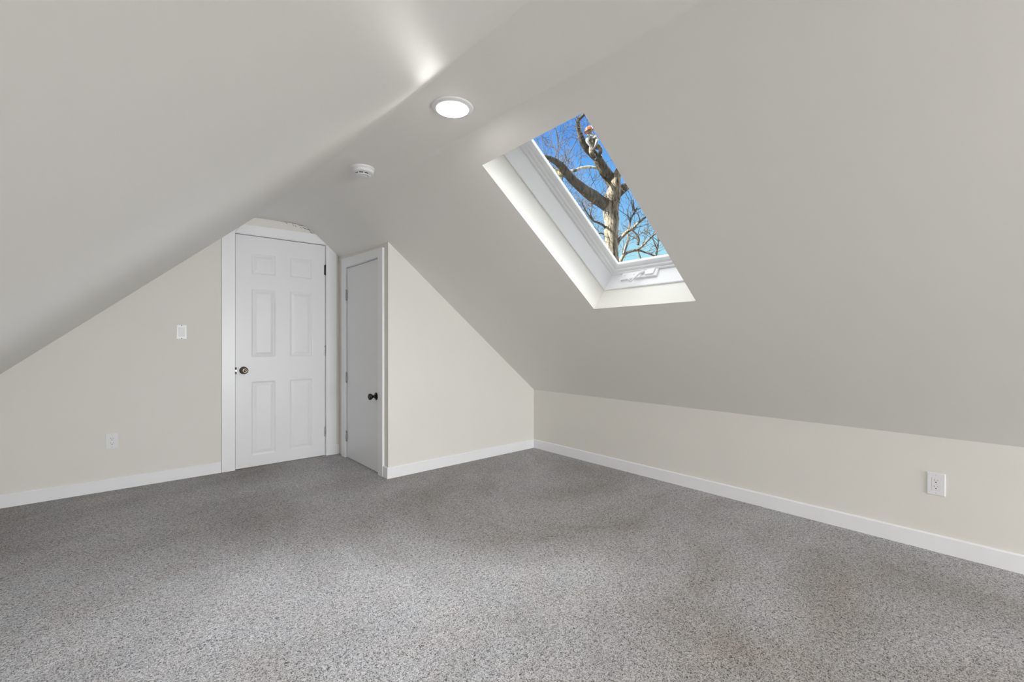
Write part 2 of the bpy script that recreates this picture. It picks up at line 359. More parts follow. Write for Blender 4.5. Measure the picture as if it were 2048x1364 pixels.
# baseboards: flat board with a small chamfer on top
BH, BT = .09, .013
def board(name, pts, label):
    """pts: floor line of the wall face, room on its left-hand side"""
    mb = MB(); n = len(pts); P = [Vector((*p, 0)) for p in pts]
    prof = [(0,0),(BT,0),(BT,BH-.006),(BT-.005,BH),(0,BH)]
    ring = []
    for i, p in enumerate(P):
        d0 = (P[i]-P[i-1]).normalized() if i else (P[1]-P[0]).normalized()
        d1 = (P[i+1]-P[i]).normalized() if i < n-1 else d0
        n0 = Vector((-d0.y, d0.x, 0)); n1 = Vector((-d1.y, d1.x, 0))
        m = (n0+n1); m = m/max(1e-6, m.dot(n0))
        ring.append([p+m*a+Vector((0,0,h)) for a, h in prof])
    k = len(prof); vs = [q for r in ring for q in r]; fs = []
    for i in range(n-1):
        for j in range(k):
            j2 = (j+1) % k; fs.append((i*k+j, i*k+j2, (i+1)*k+j2, (i+1)*k+j))
    fs.append(tuple(range(k))); fs.append(tuple(range((n-1)*k, n*k))[::-1])
    mb.add(vs, fs); o = mb.build(name, M['trim']); tag(o, label, 'baseboard', None, 'structure'); return o
board('baseboard_back', [(DX0-.10, YB), (XL0, YB)], 'white baseboard running left from the six-panel door')
board('baseboard_back_right', [(CX, YB), (1.609, YB)], 'short stub of white baseboard between the two doors')
board('baseboard_closet', [(XR-BT, CY), (CX, CY), (CX, 3.497)], 'white baseboard along the closet front wall')
board('baseboard_right', [(XR, YF), (XR, CY)], 'long white baseboard under the right knee wall')
board('baseboard_left', [(XL0, YB-BT), (XL0, YF)], 'white baseboard under the left knee wall')

# irregular open crack where ceiling and gable wall meet
rnd = random.Random(4)
cp = [(.90,2.221),(.97,2.222),(1.04,2.2235),(1.10,2.2225),(1.15,2.221),(1.20,2.215),(1.25,2.206),(1.30,2.195),(1.34,2.178),(1.37,2.158),(1.40,2.135),(1.425,2.11)]
def crack_z(x): # just under the ceiling surface at the wall
    return interp(CRZ, x)
row = rowsC[min(range(len(YS)), key=lambda i: abs(YS[i]-YB))]
CRZ = [(p[0], p[2]) for p in row if p[0] > .8]
CRZ.append((1.75, z_right(1.75, YB)))
mb = MB()
x = .885
while x < 1.435:
    ln = rnd.uniform(.012, .035); w = .0010+.0024*sstep(1.02, 1.33, x)*rnd.uniform(.4, 1.3)
    dz = -.004-.012*sstep(1.2, 1.36, x)*rnd.random()
    pts = []
    for k in range(4):
        xx = x+ln*k/3
        pts.append((xx, YB-.0015, crack_z(xx)+dz+rnd.uniform(-.003, .003)*sstep(.95, 1.2, xx), w*(.3 if k in (0, 3) else 1)))
    mb.tube(pts, 5); x += ln*rnd.uniform(.55, 1.0)
for k in range(18):
    xx = rnd.uniform(1.12, 1.43); zz = crack_z(xx)-rnd.uniform(.003, .035)*sstep(1.05, 1.35, xx)-.002
    mb.tube([(xx, YB-.001, zz, .001), (xx+rnd.uniform(-.008,.008), YB-.0015, zz-.004, rnd.uniform(.001,.0026)), (xx+rnd.uniform(-.01,.01), YB-.001, zz-.009, .001)], 5)
# ragged caulk edge beside the closet trim
for k in range(5):
    zz = 1.965-.012*k*rnd.uniform(.7, 1.2); mb.tube([(1.632+rnd.uniform(-.003,.005), YB-.001, zz, .0008), (1.633+rnd.uniform(-.003,.004), YB-.001, zz-.006, .0014), (1.632, YB-.001, zz-.012, .0008)], 5)
o = mb.build('plaster_crack', M['crack'], wall_back); tag(o, 'ragged dark crack in the plaster above the door')

# ------------------------------------------------------------------ doors
def hinge(parent, o, face, along, m, name='hinge'):
    """o: knuckle centre; face: out of the door, along: towards the leaf"""
    mb = MB(); h = .094
    for k in range(5):
        z0 = -h/2+k*h/5
        mb.lathe([(.0035,z0+.0005),(.0062,z0+.0012),(.0062,z0+h/5-.0012),(.0035,z0+h/5-.0005)], 14, basis(o, (0,0,1)))
    mb.lathe([(.002,h/2),(.005,h/2+.001),(.0045,h/2+.005),(.001,h/2+.007)], 12, basis(o, (0,0,1)))
    mb.lathe([(.002,-h/2-.006),(.0045,-h/2-.004),(.005,-h/2),(.002,-h/2+.001)], 12, basis(o, (0,0,1)))
    f = Vector(face); a = Vector(along); o = Vector(o)
    for s, w in ((1,.012),(-1,.006)):
        c = o-f*.005+a*s*w*.55
        e = [c+a*w*u*.5+f*v*.0012+Vector((0,0,t*h/2)) for t in (-1,1) for u, v in ((-1,-1),(1,-1),(1,1),(-1,1))]
        mb.add(e, [(0,1,2,3),(7,6,5,4),(0,4,5,1),(1,5,6,2),(2,6,7,3),(3,7,4,0)])
    return mb.build(name, m, parent)

# door_1: six-panel door in the gable wall
d1 = tag(empty('door_1', (1.128, YB, 0)), 'white six-panel door in the gable wall', 'door', None, 'structure')
SX0, SX1, SZ0, SZ1, SY = .749, 1.505, .004, 2.052, YB+.004
PXs = [(.868,1.070),(1.184,1.390)]; PZs = [(.100,.762),(.975,1.586),(1.712,1.902)]
mb = MB()
xs = sorted({SX0, SX1, *[v for p in PXs for v in p]}); zs = sorted({SZ0, SZ1, *[v for p in PZs for v in p]})
for i in range(len(xs)-1):
    for j in range(len(zs)-1):
        x0, x1, z0, z1 = xs[i], xs[i+1], zs[j], zs[j+1]
        if any(abs(x0-p[0]) < 1e-6 for p in PXs) and any(abs(z0-p[0]) < 1e-6 for p in PZs):
            prof = [(0,0),(.005,.0006),(.012,.0042),(.017,.0056),(.022,.0056),(.026,.005),(.042,.0018),(.046,.0014)]
            rings = []
            for ins, dep in prof:
                rings.append([(x0+ins,SY+dep,z0+ins),(x1-ins,SY+dep,z0+ins),(x1-ins,SY+dep,z1-ins),(x0+ins,SY+dep,z1-ins)])
            vs = [p for r in rings for p in r]; fs = []
            for r in range(len(rings)-1):
                for k in range(4): fs.append((r*4+k, r*4+(k+1) % 4, r*4+4+(k+1) % 4, r*4+4+k))
            fs.append(tuple(range(len(vs)-4, len(vs)))); mb.add(vs, fs)
        else:
            mb.add([(x0,SY,z0),(x1,SY,z0),(x1,SY,z1),(x0,SY,z1)], [(0,1,2,3)])
Y2 = SY+.036
mb.add([(SX0,SY,SZ0),(SX1,SY,SZ0),(SX1,SY,SZ1),(SX0,SY,SZ1),(SX0,Y2,SZ0),(SX1,Y2,SZ0),(SX1,Y2,SZ1),(SX0,Y2,SZ1)],
       [(4,7,6,5),(0,4,5,1),(1,5,6,2),(2,6,7,3),(3,7,4,0)])
slab = mb.build('door_leaf', M['door'], d1)
mb = MB()  # jamb with stop
J = .004
mb.box(DX0-.012, SX0-J, YB-.001, YB+.115, 0, DZ+.01); mb.box(SX1+J, DX1+.012, YB-.001, YB+.115, 0, DZ+.01)
mb.box(SX0-J, SX1+J, YB-.001, YB+.115, SZ1+.007, DZ+.01)
mb.box(SX0-J, SX0+.012, Y2+.002, YB+.115, 0, SZ1+.007); mb.box(SX1-.012, SX1+J, Y2+.002, YB+.115, 0, SZ1+.007); mb.box(SX0, SX1, Y2+.002, YB+.115, SZ1-.012, SZ1+.007)
mb.build('door_jamb', M['trim'], d1)
CT = .016
mb = MB(); CI = .006
a0, a1 = SX0-J-CI+.004, SX1+J+CI-.004; zt = SZ1+.011
mb.prism([(.645,0),(a0,0),(a0,zt),(a0-.004,zt+.004),(.798,2.142),(.645,2.006)], 'y', YB-CT, YB)
mb.prism([(a1,0),(1.608,0),(1.608,2.012),(a1,zt)], 'y', YB-CT, YB)
mb.prism([(a0,zt),(a1,zt),(1.608,2.012),(1.457,2.150),(.798,2.142)], 'y', YB-CT, YB)
mb.build('door_casing', M['trim'], d1)
for i, z in enumerate((1.815, 1.025, .235)):
    hinge(d1, (SX1+.003, SY-.006, z), (0,-1,0), (-1,0,0), M['dark_hinge' if i == 0 else 'hinge'])
def knob_set(parent, o, out, m, key):
    Mx = basis(o, out)
    mb = MB(); mb.lathe([(.0335,0),(.0335,.003),(.031,.006),(.022,.009),(.0155,.012),(.012,.018),(.0105,.028),(.0115,.034)], 40, Mx)
    r = mb.build('rosette', m, parent)
    mb = MB(); mb.lathe([(.011,.030),(.016,.034),(.023,.040),(.0268,.048),(.0275,.055),(.026,.061),(.021,.066),(.013,.0675),(.012,.0665),(.001,.0665)], 40, Mx)
    k = mb.build('door_knob', m, parent)
    if key:
        mb = MB(); mb.lathe([(.0085,.066),(.0085,.0685),(.007,.0695),(.001,.0695)], 24, Mx)
        e = [Mx @ Vector((x*.0011, y*.005, h)) for h in (.0692,.0702) for x, y in ((-1,-1),(1,-1),(1,1),(-1,1))]
        mb.add(e, [(0,3,2,1),(4,5,6,7),(0,1,5,4),(1,2,6,5),(2,3,7,6),(3,0,4,7)], 1)
        mb.build('keyhole', [m, M['dark']], k)
    return k
knob_set(d1, (.810, SY, .862), (0,-1,0), M['bronze'], True)
mb = MB()
mb.box(SX0-.0075, SX0+.0042, SY-.0225, SY+.002, .834, .891, 0)
lp = mb.build('latch_plate', M['dark'], d1)
mb = MB(); mb.box(SX0-.006, SX0+.0032, SY-.0245, SY+.01, .855, .870); mb.build('latch_bolt', M['hinge'], lp)

# door_2: flat closet door in the closet side wall
d2 = tag(empty('door_2', (CX, 3.95, 0)), 'flat plain white closet door facing left, with black knob', 'door', None, 'structure')
FY0, FY1, FZ1 = 3.590, 4.312, 1.818
mb = MB(); mb.box(CX+.002, CX+.036, FY0, FY1, .004, FZ1); mb.build('door_leaf', M['door'], d2, .002)
mb = MB()
mb.box(CX, CX+.1, KY0-.005, FY0-.003, 0, KZ+.005); mb.box(CX, CX+.1, FY1+.003, KY1+.005, 0, KZ+.005); mb.box(CX, CX+.1, FY0-.003, FY1+.003, FZ1+.005, KZ+.005)
mb.box(CX+.038, CX+.1, FY0-.003, FY0+.012, 0, FZ1+.005); mb.box(CX+.038, CX+.1, FY1-.012, FY1+.003, 0, FZ1+.005); mb.box(CX+.038, CX+.1, FY0, FY1, FZ1-.012, FZ1+.005)
mb.build('door_jamb', M['trim'], d2)
mb = MB(); CK = .018
c0, c1 = FY0-.003, FY1+.004
mb.prism([(c0,0),(c0-.088,0),(c0-.088,1.892),(c1+.096,1.918),(c1+.096,0),(c1+.006,0),(c1+.006,FZ1+.008),(c0,FZ1+.008)], 'x', CX-CK, CX)
mb.build('door_casing', M['trim'], d2)
for z in (1.562, .770, .207):
    hinge(d2, (CX-.006, FY1+.003, z), (-1,0,0), (0,-1,0), M['hinge'])
knob_set(d2, (CX+.002, 3.662, .648), (-1,0,0), M['black_metal'], False)

# ------------------------------------------------------------------ window_1: the skylight
TL = Vector((HX0, 2.021, z_right(HX0, 2.021))); TR_ = Vector((HX0, 1.286, z_right(HX0, 1.286)))
BL = Vector((HX1, 1.949, z_right(HX1, 1.949))); BR = Vector((HX1, 1.229, z_right(HX1, 1.229)))
w1 = tag(empty('window_1', tuple((TL+BR)/2+NR*.3)), 'white framed skylight in the right slope showing trees and blue sky', 'window', None, 'structure')
def sky_pt(c, m, d, Q=None, nrm=None):
    tl, tr_, bl, br = Q or (TL, TR_, BL, BR)
    o, a, b = {'TL': (tl,tr_,bl), 'TR': (tr_,tl,br), 'BL': (bl,br,tl), 'BR': (br,bl,tr_)}[c]
    return o+(a-o).normalized()*m+(b-o).normalized()*m+(nrm or NR)*d
def sky_ring(name, prof, m, closed=True, Q=None, nrm=None, par=None):
    mb = MB(); vs = []; k = len(prof)
    for c in ('TL','TR','BR','BL'): vs += [sky_pt(c, *p, Q, nrm) for p in prof]
    fs = []
    for i in range(4):
        i2 = (i+1) % 4
        for j in range(k if closed else k-1):
            j2 = (j+1) % k; fs.append((i*k+j, i2*k+j, i2*k+j2, i*k+j2))
    mb.add(vs, fs); return mb.build(name, m, par or w1)
sky_ring('window_frame', [(-.004,.175),(.008,.172),(.011,.176),(.024,.293),(.024,.33),(-.004,.33)], M['sash'])
sky_ring('sash', [(.018,.294),(.036,.294),(.040,.298),(.041,.306),(.054,.307),(.058,.310),(.060,.318),(.074,.320),(.086,.328),(.089,.333),(.089,.352),(.018,.352)], M['sash'])
mb = MB(); vs = [sky_pt(c, .08, d) for d in (.340,.346) for c in ('TL','TR','BR','BL')]
mb.add(vs, [(0,1,2,3),(7,6,5,4),(0,4,5,1),(1,5,6,2),(2,6,7,3),(3,7,4,0)]); mb.build('glass_pane', M['glass'], w1)
# crank operator on the lower frame board: local axes u (along the sill, to the right in the photo = -y), d (outwards), e (up the slope)
EU = (TL-BL).normalized(); UU = (BR-BL).normalized()
def crk(u, d, h):  # u from BL along the sill, h above the frame board
    return BL+UU*u+NR*d+EU*(.0135+(d-.176)*.11+h)
def cbox(mb, u0, u1, d0, d1, h0, h1, sk=0., mi=0):
    p = [crk(u, d, h) for h in (h0, h1) for u, d in ((u0,d0),(u1,d0),(u1+sk,d1),(u0+sk,d1))]
    mb.add(p, [(0,3,2,1),(4,5,6,7),(0,1,5,4),(1,2,6,5),(2,3,7,6),(3,0,4,7)], mi)
mb = MB(); cbox(mb, .122, .395, .232, .290, -.003, .012)
cr = mb.build('crank_operator', M['sash'], w1, .002)
mb = MB(); cbox(mb, .312, .372, .243, .286, .010, .021, .004); mb.build('operator_cover', M['sash'], cr, .002)
mb = MB()
mb.lathe([(.015,-.002),(.015,.010),(.012,.014),(.004,.016)], 20, basis(crk(.288,.268,.012), EU))
mb.tube([(*crk(.288,.268,.022),.0075),(*crk(.277,.252,.027),.007),(*crk(.258,.228,.026),.006),(*crk(.240,.206,.024),.0055),(*crk(.228,.193,.024),.0055)], 12)
mb.tube([(*crk(.228,.193,.020),.006),(*crk(.226,.191,.034),.0075),(*crk(.225,.190,.048),.006)], 12)
mb.build('crank_handle', M['sash'], cr)
for u in (.150, .222):
    mb = MB(); mb.lathe([(.0035,0),(.0035,.0006),(.001,.0008)], 12, basis(crk(u,.264,.0118), EU)); mb.build('screw', M['hinge'], cr)

# window_2: the unseen gable window behind the viewer, placed and sized for its light
w2 = tag(empty('window_2', ((WX0+WX1)/2, YF, WZ0)), 'unseen white gable window in the wall behind the viewer', 'window', None, 'structure')
mb = MB()
for x0, x1, z0, z1 in ((WX0,WX0+.05,WZ0,WZ1),(WX1-.05,WX1,WZ0,WZ1),(WX0+.05,WX1-.05,WZ0,WZ0+.05),(WX0+.05,WX1-.05,WZ1-.05,WZ1),(WX0+.05,WX1-.05,(WZ0+WZ1)/2-.02,(WZ0+WZ1)/2+.02)):
    mb.box(x0, x1, YF-.09, YF-.04, z0, z1)
mb.build('window_frame', M['trim'], w2, .003)
mb = MB()
for x0, x1, z0, z1 in ((WX0-.08,WX0,WZ0-.08,WZ1+.08),(WX1,WX1+.08,WZ0-.08,WZ1+.08),(WX0,WX1,WZ1,WZ1+.08),(WX0,WX1,WZ0-.08,WZ0)):
    mb.box(x0, x1, YF, YF+.016, z0, z1)
mb.build('window_casing', M['trim'], w2, .002)
mb = MB(); mb.box(WX0+.04, WX1-.04, YF-.068, YF-.062, WZ0+.04, WZ1-.04); mb.build('glass_pane', M['glass'], w2)

# ------------------------------------------------------------------ fittings
def downlight(x, y, label):
    t = tag(empty('recessed_light', (x, y, ZC)), label, 'ceiling light', 'recessed ceiling lights along the flat strip')
    Mx = basis((x, y, ZC), (0,0,-1))
    mb = MB(); mb.lathe([(.098,-.002),(.098,.001),(.0955,.0045),(.088,.0075),(.080,.0095),(.0765,.011),(.0755,.009),(.0755,-.002)], 64, Mx, cap=False)
    mb.build('trim_ring', M['plate'], t)
    mb = MB(); mb.lathe([(.0752,.001),(.0752,.0112),(.072,.0135),(.06,.0150),(.03,.0160),(.001,.0162)], 64, Mx)
    mb.build('lamp_lens', M['lamp'], t); return t
downlight(1.182, 1.792, 'round lit white recessed light on the flat ceiling strip above the skylight')
downlight(1.19, -.30, 'unseen round lit white recessed light on the flat ceiling strip above the viewer')  # this and the next two are unseen lights, added to fill the room
downlight(1.19, -2.39, 'unseen added round lit white recessed light on the flat ceiling strip, third from the door wall')
downlight(1.19, -4.48, 'unseen added round lit white recessed light on the flat ceiling strip near the front gable')

sd = tag(empty('smoke_detector', (1.165, 2.80, ZC)), 'round white smoke detector on the flat ceiling strip', 'smoke detector')
Mx = basis((1.165, 2.80, ZC), (0,0,-1))
mb = MB(); mb.lathe([(.074,-.002),(.074,.008),(.072,.011),(.066,.012)], 48, Mx); mb.build('mounting_base', M['detector'], sd)
mb = MB(); mb.lathe([(.0665,.0115),(.0695,.013),(.0695,.029),(.067,.033),(.060,.0355),(.050,.037),(.0485,.038)], 48, Mx)
mb.build('housing', M['detector'], sd)
mb = MB(); mb.lathe([(.0455,.036),(.0455,.0455)], 48, Mx); mb.build('smoke_chamber', M['dark'], sd)
mb = MB()
for k in range(9):
    a = 2*pi*k/9+.15; e = []
    for h in (.036,.0455):
        for r, da in ((.0455,-.06),(.0495,-.06),(.0495,.06),(.0455,.06)): e.append(Mx @ Vector((r*cos(a+da), r*sin(a+da), h)))
    mb.add(e, [(0,1,2,3),(7,6,5,4),(0,4,5,1),(1,5,6,2),(2,6,7,3),(3,7,4,0)])
mb.lathe([(.0495,.0452),(.049,.0485),(.044,.051),(.034,.0525),(.033,.0518),(.026,.0518),(.025,.053),(.012,.0535),(.001,.0535)], 48, Mx)
mb.build('vent_cap', M['detector'], sd)
mb = MB(); mb.lathe([(.004,.050),(.004,.0535),(.002,.054)], 16, Mx @ Matrix.Translation((.036,.006,0))); mb.build('test_button', M['plate_grey'], sd)

def on_wall(o, out):
    """local frame: x across the wall to the viewer's right, y up, z out of the wall"""
    z = Vector(out); y = Vector((0,0,1)); x = y.cross(z)
    Mt = Matrix((x, y, z)).transposed().to_4x4(); Mt.translation = Vector(o); return Mt
def wbox(mb, Mt, x0, x1, y0, y1, z0, z1, mi=0, inset=0.):
    e = [Mt @ Vector(p) for p in ((x0,y0,z0),(x1,y0,z0),(x1,y1,z0),(x0,y1,z0),(x0+inset,y0+inset,z1),(x1-inset,y0+inset,z1),(x1-inset,y1-inset,z1),(x0+inset,y1-inset,z1))]
    mb.add(e, [(3,2,1,0),(4,5,6,7),(0,1,5,4),(1,2,6,5),(2,3,7,6),(3,0,4,7)], mi)
def plate_ring(mb, Mt, W, H, w, h, t, mi=0):
    """cover plate with a rectangular window"""
    prof = [(0,0,1),(0,t*.55,1),(.0018,t,1),(0,t,0),(.0006,t*.5,0),(.0006,0,0)]   # (inset, height, outer?)
    vs = []
    for ins, z, outer in prof:
        a, b = (W-ins, H-ins) if outer else (w-ins, h-ins)
        vs += [Mt @ Vector(p) for p in ((-a,-b,z),(a,-b,z),(a,b,z),(-a,b,z))]
    fs = [(r*4+k, r*4+(k+1) % 4, r*4+4+(k+1) % 4, r*4+4+k) for r in range(len(prof)-1) for k in range(4)]
    mb.add(vs, fs, mi)
def outlet(o, out, label):
    t = tag(empty('wall_outlet', o), label, 'outlet', 'white double wall outlets')
    Mt = on_wall(o, out)
    mb = MB(); plate_ring(mb, Mt, .0355, .0585, .0168, .0335, .0055); mb.build('cover_plate', M['plate'], t)
    mb = MB(); wbox(mb, Mt, -.0163, .0163, -.033, .033, 0, .0064); s = mb.build('socket_face', M['plate'], t, .0008)
    mb = MB()
    for y in (.0165,-.0165):
        wbox(mb, Mt, -.0072, -.0056, y+.0010, y+.0082, .0060, .0066); wbox(mb, Mt, .0056, .0072, y+.0018, y+.0078, .0060, .0066)
        mb.lathe([(.0028,.0060),(.0028,.0067)], 16, Mt @ Matrix.Translation((0, y-.0065, 0)))
    mb.build('slots', M['dark'], s)
    for y in (.0475,-.0475):
        mb = MB(); mb.lathe([(.0028,.0050),(.0028,.0058),(.0015,.0062)], 14, Mt @ Matrix.Translation((0, y, 0))); mb.build('screw', M['plate_grey'], t)
    return t
outlet((-.054, YB, .368), (0,-1,0), 'white double outlet low on the gable wall under the light switch')
outlet((XR, .330, .358), (-1,0,0), 'white double outlet on the right knee wall above the long baseboard')
o = (.369, YB, 1.193)
sw = tag(empty('light_switch', o), 'white light switch with grey paddle on the gable wall beside the door', 'light switch')
Mt = on_wall(o, (0,-1,0))
mb = MB(); plate_ring(mb, Mt, .0345, .0575, .0195, .0350, .005); mb.build('cover_plate', M['plate'], sw)
mb = MB()
e = [Mt @ Vector(p) for p in ((-.019,-.0345,0),(.019,-.0345,0),(.019,.0345,0),(-.019,.0345,0),(-.019,-.0345,.0025),(.019,-.0345,.0025),(.019,.0345,.0058),(-.019,.0345,.0058))]
mb.add(e, [(3,2,1,0),(4,5,6,7),(0,1,5,4),(1,2,6,5),(2,3,7,6),(3,0,4,7)])
tag(mb.build('paddle', M['plate_grey'], sw, .001), 'grey switch paddle')
for y in (.0525,-.0525):
    mb = MB(); mb.lathe([(.0034,.0042),(.0034,.0054),(.001,.0058)], 14, Mt @ Matrix.Translation((0, y, 0))); mb.build('screw', M['dark_hinge'], sw)

# ------------------------------------------------------------------ outside
mb = MB(); n = 24; R0 = 160
mb.add([(R0*cos(2*pi*k/n), R0*sin(2*pi*k/n), -5.5) for k in range(n)], [tuple(range(n))])
tag(mb.build('ground', M['ground']), 'winter lawn far below outside', 'ground', None, 'structure')

def spath(pts, k):
    """Catmull-Rom through (x,y,z,r) points"""
    out = []; P = [tuple(2*a-b for a, b in zip(pts[0], pts[1]))]+list(pts)+[tuple(2*a-b for a, b in zip(pts[-1], pts[-2]))]
    for i in range(1, len(P)-2):
        for s in range(k):
            t = s/k
            out.append(tuple(.5*(2*b+(c-a)*t+(2*a-5*b+4*c-d)*t*t+(3*b-a-3*c+d)*t**3) for a, b, c, d in zip(P[i-1],P[i],P[i+1],P[i+2])))
    out.append(tuple(pts[-1])); return [(x,y,z,max(r,.004)) for x,y,z,r in out]
def sprout(rnd, p, d, length, r, depth, out, up=.25, spread=.8, wig=.16, rmin=.0045):
    """grow one crooked twig and its side twigs"""
    n = 4+int(length*2.2); pts = [(*p, r)]; q = Vector(p); d = Vector(d).normalized()
    kids = []
    for i in range(n):
        d = (d+Vector((rnd.gauss(0,wig), rnd.gauss(0,wig), rnd.gauss(0,wig)+up*.09))).normalized()
        q = q+d*(length/n); rr = max(rmin, r*(1-.75*(i+1)/n)); pts.append((*q, rr))
        if depth > 0 and i >= 1 and rnd.random() < .78: kids.append((q.copy(), d.copy(), rr, (i+1)/n))
    out.append(pts)
    for q, dd, rr, f in kids:
        side = dd.orthogonal(); side.rotate(Matrix.Rotation(rnd.uniform(0, 2*pi), 3, dd))
        nd = (dd*rnd.uniform(.4, 1.)+side*spread*rnd.uniform(.6, 1.2)+Vector((0,0,up*.4))).normalized()
        sprout(rnd, q, nd, length*rnd.uniform(.38, .68)*(1.1-.4*f), max(rmin, rr*.62), depth-1, out, up, spread, wig, rmin)

oak = tag(empty('oak_tree', tuple(OAK['trunk'][0][:2])+(-5.5,)), 'big bare grey-barked tree with a forked trunk right outside the skylight', 'tree')
mb = MB(); mb.tube(spath(OAK['trunk'], 7), 26, 0, .10, freq=3.2); mb.build('trunk', M['bark'], oak)
big = {'rightlimb': 'limb', 'leftlimb': 'limb', 'lichenlimb': 'lichen', 'stubright': 'limb', 'pale': 'palebark'}
for k, m in big.items():
    mb = MB(); mb.tube(spath(OAK[k], 6), 16 if k != 'pale' else 10, 0, .11, freq=4.); o = mb.build('limb', M[m], oak)
    if k == 'pale': tag(o, 'thin pale peeling limb')
    if k == 'lichenlimb': tag(o, 'lichen-covered limb')
for k in ('lowright','lowright2','lowright3','base1','base2','base3','base4','base5','mid1','low6','leftlow','leftlow2','leftlow3'):
    mb = MB(); mb.tube(spath(OAK[k], 5), 9, 0, .12, freq=6); mb.build('branch', M['bark'] if k in ('lowright','base1','base3') else M['twig'], oak)
rnd = random.Random(11); tw = []
def from_path(k, cnt, ln, r, depth, up=.5, lo=.25, spread=.8):
    pts = OAK[k]
    for c in range(cnt):
        t = lerp(lo, 1, (c+rnd.random())/cnt)*(len(pts)-1); i = min(int(t), len(pts)-2); f = t-i
        p = [lerp(pts[i][a], pts[i+1][a], f) for a in range(3)]; d = Vector(pts[i+1][:3])-Vector(pts[i][:3]); d.normalize()
        s = d.orthogonal(); s.rotate(Matrix.Rotation(rnd.uniform(0, 2*pi), 3, d))
        sprout(rnd, p, d*.5+s+Vector((0,0,up)), ln*rnd.uniform(.6, 1.3), r, depth, tw, up=.3, spread=spread)
from_path('leftlimb', 12, 1.4, .011, 2, .7, .3); from_path('lichenlimb', 6, 1.0, .013, 2, .1, .3)
from_path('rightlimb', 6, 1.1, .009, 2, .2, .35); from_path('pale', 4, .9, .010, 2, .4, .2)
for k in ('lowright','lowright2','base1','base2','base3','base5','mid1'): from_path(k, 6, .8, .012, 2, .5, .2)
for k in ('leftlow','leftlow2','leftlow3'): from_path(k, 3, .6, .009, 2, .4, .3)
mb = MB()
for p in tw: mb.tube(p, 4, cap=False)
tag(mb.build('twigs', M['twig'], oak), 'fine dark twigs', None, None, 'stuff')

def tree(name, base, h, lean, seed, label, m, mt, depth=3, r=.2, levels=11, spread=.9, up=.35, start=.35, reach=.42):
    rnd = random.Random(seed); t = tag(empty(name, base), label, 'tree', 'bare trees beyond the big one')
    b = Vector(base); pts = []; tp = b.copy(); d = Vector((lean[0], lean[1], 1)).normalized(); n = 16
    for i in range(n+1):
        f = i/n; pts.append((*tp, max(.012, r*(1-.93*f)*(1.35 if i == 0 else 1))))
        d = (d+Vector((rnd.gauss(0,.05), rnd.gauss(0,.05), .03))).normalized(); tp = tp+d*h/n
    mb = MB(); mb.tube(spath(pts, 3), 10, 0, .1); mb.build('trunk', m, t)
    out = []
    for k in range(levels):
        f = lerp(start, .98, (k+rnd.random()*.6)/levels); x = f*n; i = min(int(x), n-1); q = [lerp(pts[i][a], pts[i+1][a], x-i) for a in range(3)]
        a = k*2.4+rnd.uniform(-.4, .4)
        sprout(rnd, q, (cos(a), sin(a), .75), h*reach*(1.15-f), pts[i][3]*.5, depth, out, up, spread, .15, .006)
    mb = MB()
    for p in out[:]: mb.tube(p, 4, cap=False)
    mb.build('branches', mt, t); return t
tree('bare_tree', (15.1, 14.3, -5.5), 15.5, (.02,-.02), 3, 'slender bare tree with fine twigs left of the big trunk', M['twig'], M['twig'], 3, .17, 19, .9, .35, .45)
tree('bare_tree', (22.5, 15.3, -5.5), 12.5, (-.01,.0), 8, 'bushy bare reddish-brown tree low behind the right of the big trunk', M['bark'], M['twig_red'], 3, .22, 19, .9, .4, .36)
tree('bare_tree', (20.0, 9.6, -5.5), 12.0, (-.01,.03), 21, 'bare tree at the lower right corner of the skylight', M['twig'], M['twig'], 3, .18, 15, .8, .4, .36)
tree('bare_tree', (29.0, 27.0, -5.5), 20.0, (-.02,-.03), 33, 'distant bare tree glimpsed between the forked limbs of the big tree', M['twig_red'], M['twig_red'], 3, .2, 18, .85, .4, .45)

# tree climber on the upper right limb
cl = CLIMBER
def skin_body(J, E, root, matrules, name, parent, mats):
    keys = list(J); me = bpy.data.meshes.new('b'); me.from_pydata([J[k][0] for k in keys], [(keys.index(a), keys.index(b)) for a, b in E], [])
    ob = bpy.data.objects.new('b', me); COL.objects.link(ob)
    ob.modifiers.new('skin', 'SKIN'); ss = ob.modifiers.new('sub', 'SUBSURF'); ss.levels = 2; ss.render_levels = 2
    for i, k in enumerate(keys):
        sv = me.skin_vertices[0].data[i]; sv.radius = (J[k][1], J[k][1]); sv.use_root = (k == root)
    dg = bpy.context.evaluated_depsgraph_get(); ev = bpy.data.meshes.new_from_object(ob.evaluated_get(dg))
    bpy.data.objects.remove(ob)
    for m in mats: ev.materials.append(m)
    for p in ev.polygons:
        p.use_smooth = True; c = p.center
        k = min(keys, key=lambda q: (Vector(J[q][0])-c).length-J[q][1]); p.material_index = matrules(k)
    o = bpy.data.objects.new(name, ev); COL.objects.link(o); return o
J = {k: (Vector(v), .05) for k, v in cl.items()}
Rm = dict(head=.085, neck=.052, chest=.155, belly=.145, pelvis=.145, lhip=.105, rhip=.10, lknee=.078, rknee=.072, lankle=.052, rankle=.052, ltoe=.046, rtoe=.046, lsh=.075, rsh=.075, lel=.055, rel=.055, lwr=.036, rwr=.036)
J = {k: (J[k][0], Rm[k]) for k in J}
E = [('pelvis','belly'),('belly','chest'),('chest','neck'),('neck','head'),('chest','lsh'),('chest','rsh'),('lsh','lel'),('lel','lwr'),('rsh','rel'),('rel','rwr'),
     ('pelvis','lhip'),('pelvis','rhip'),('lhip','lknee'),('lknee','lankle'),('lankle','ltoe'),('rhip','rknee'),('rknee','rankle'),('rankle','rtoe')]
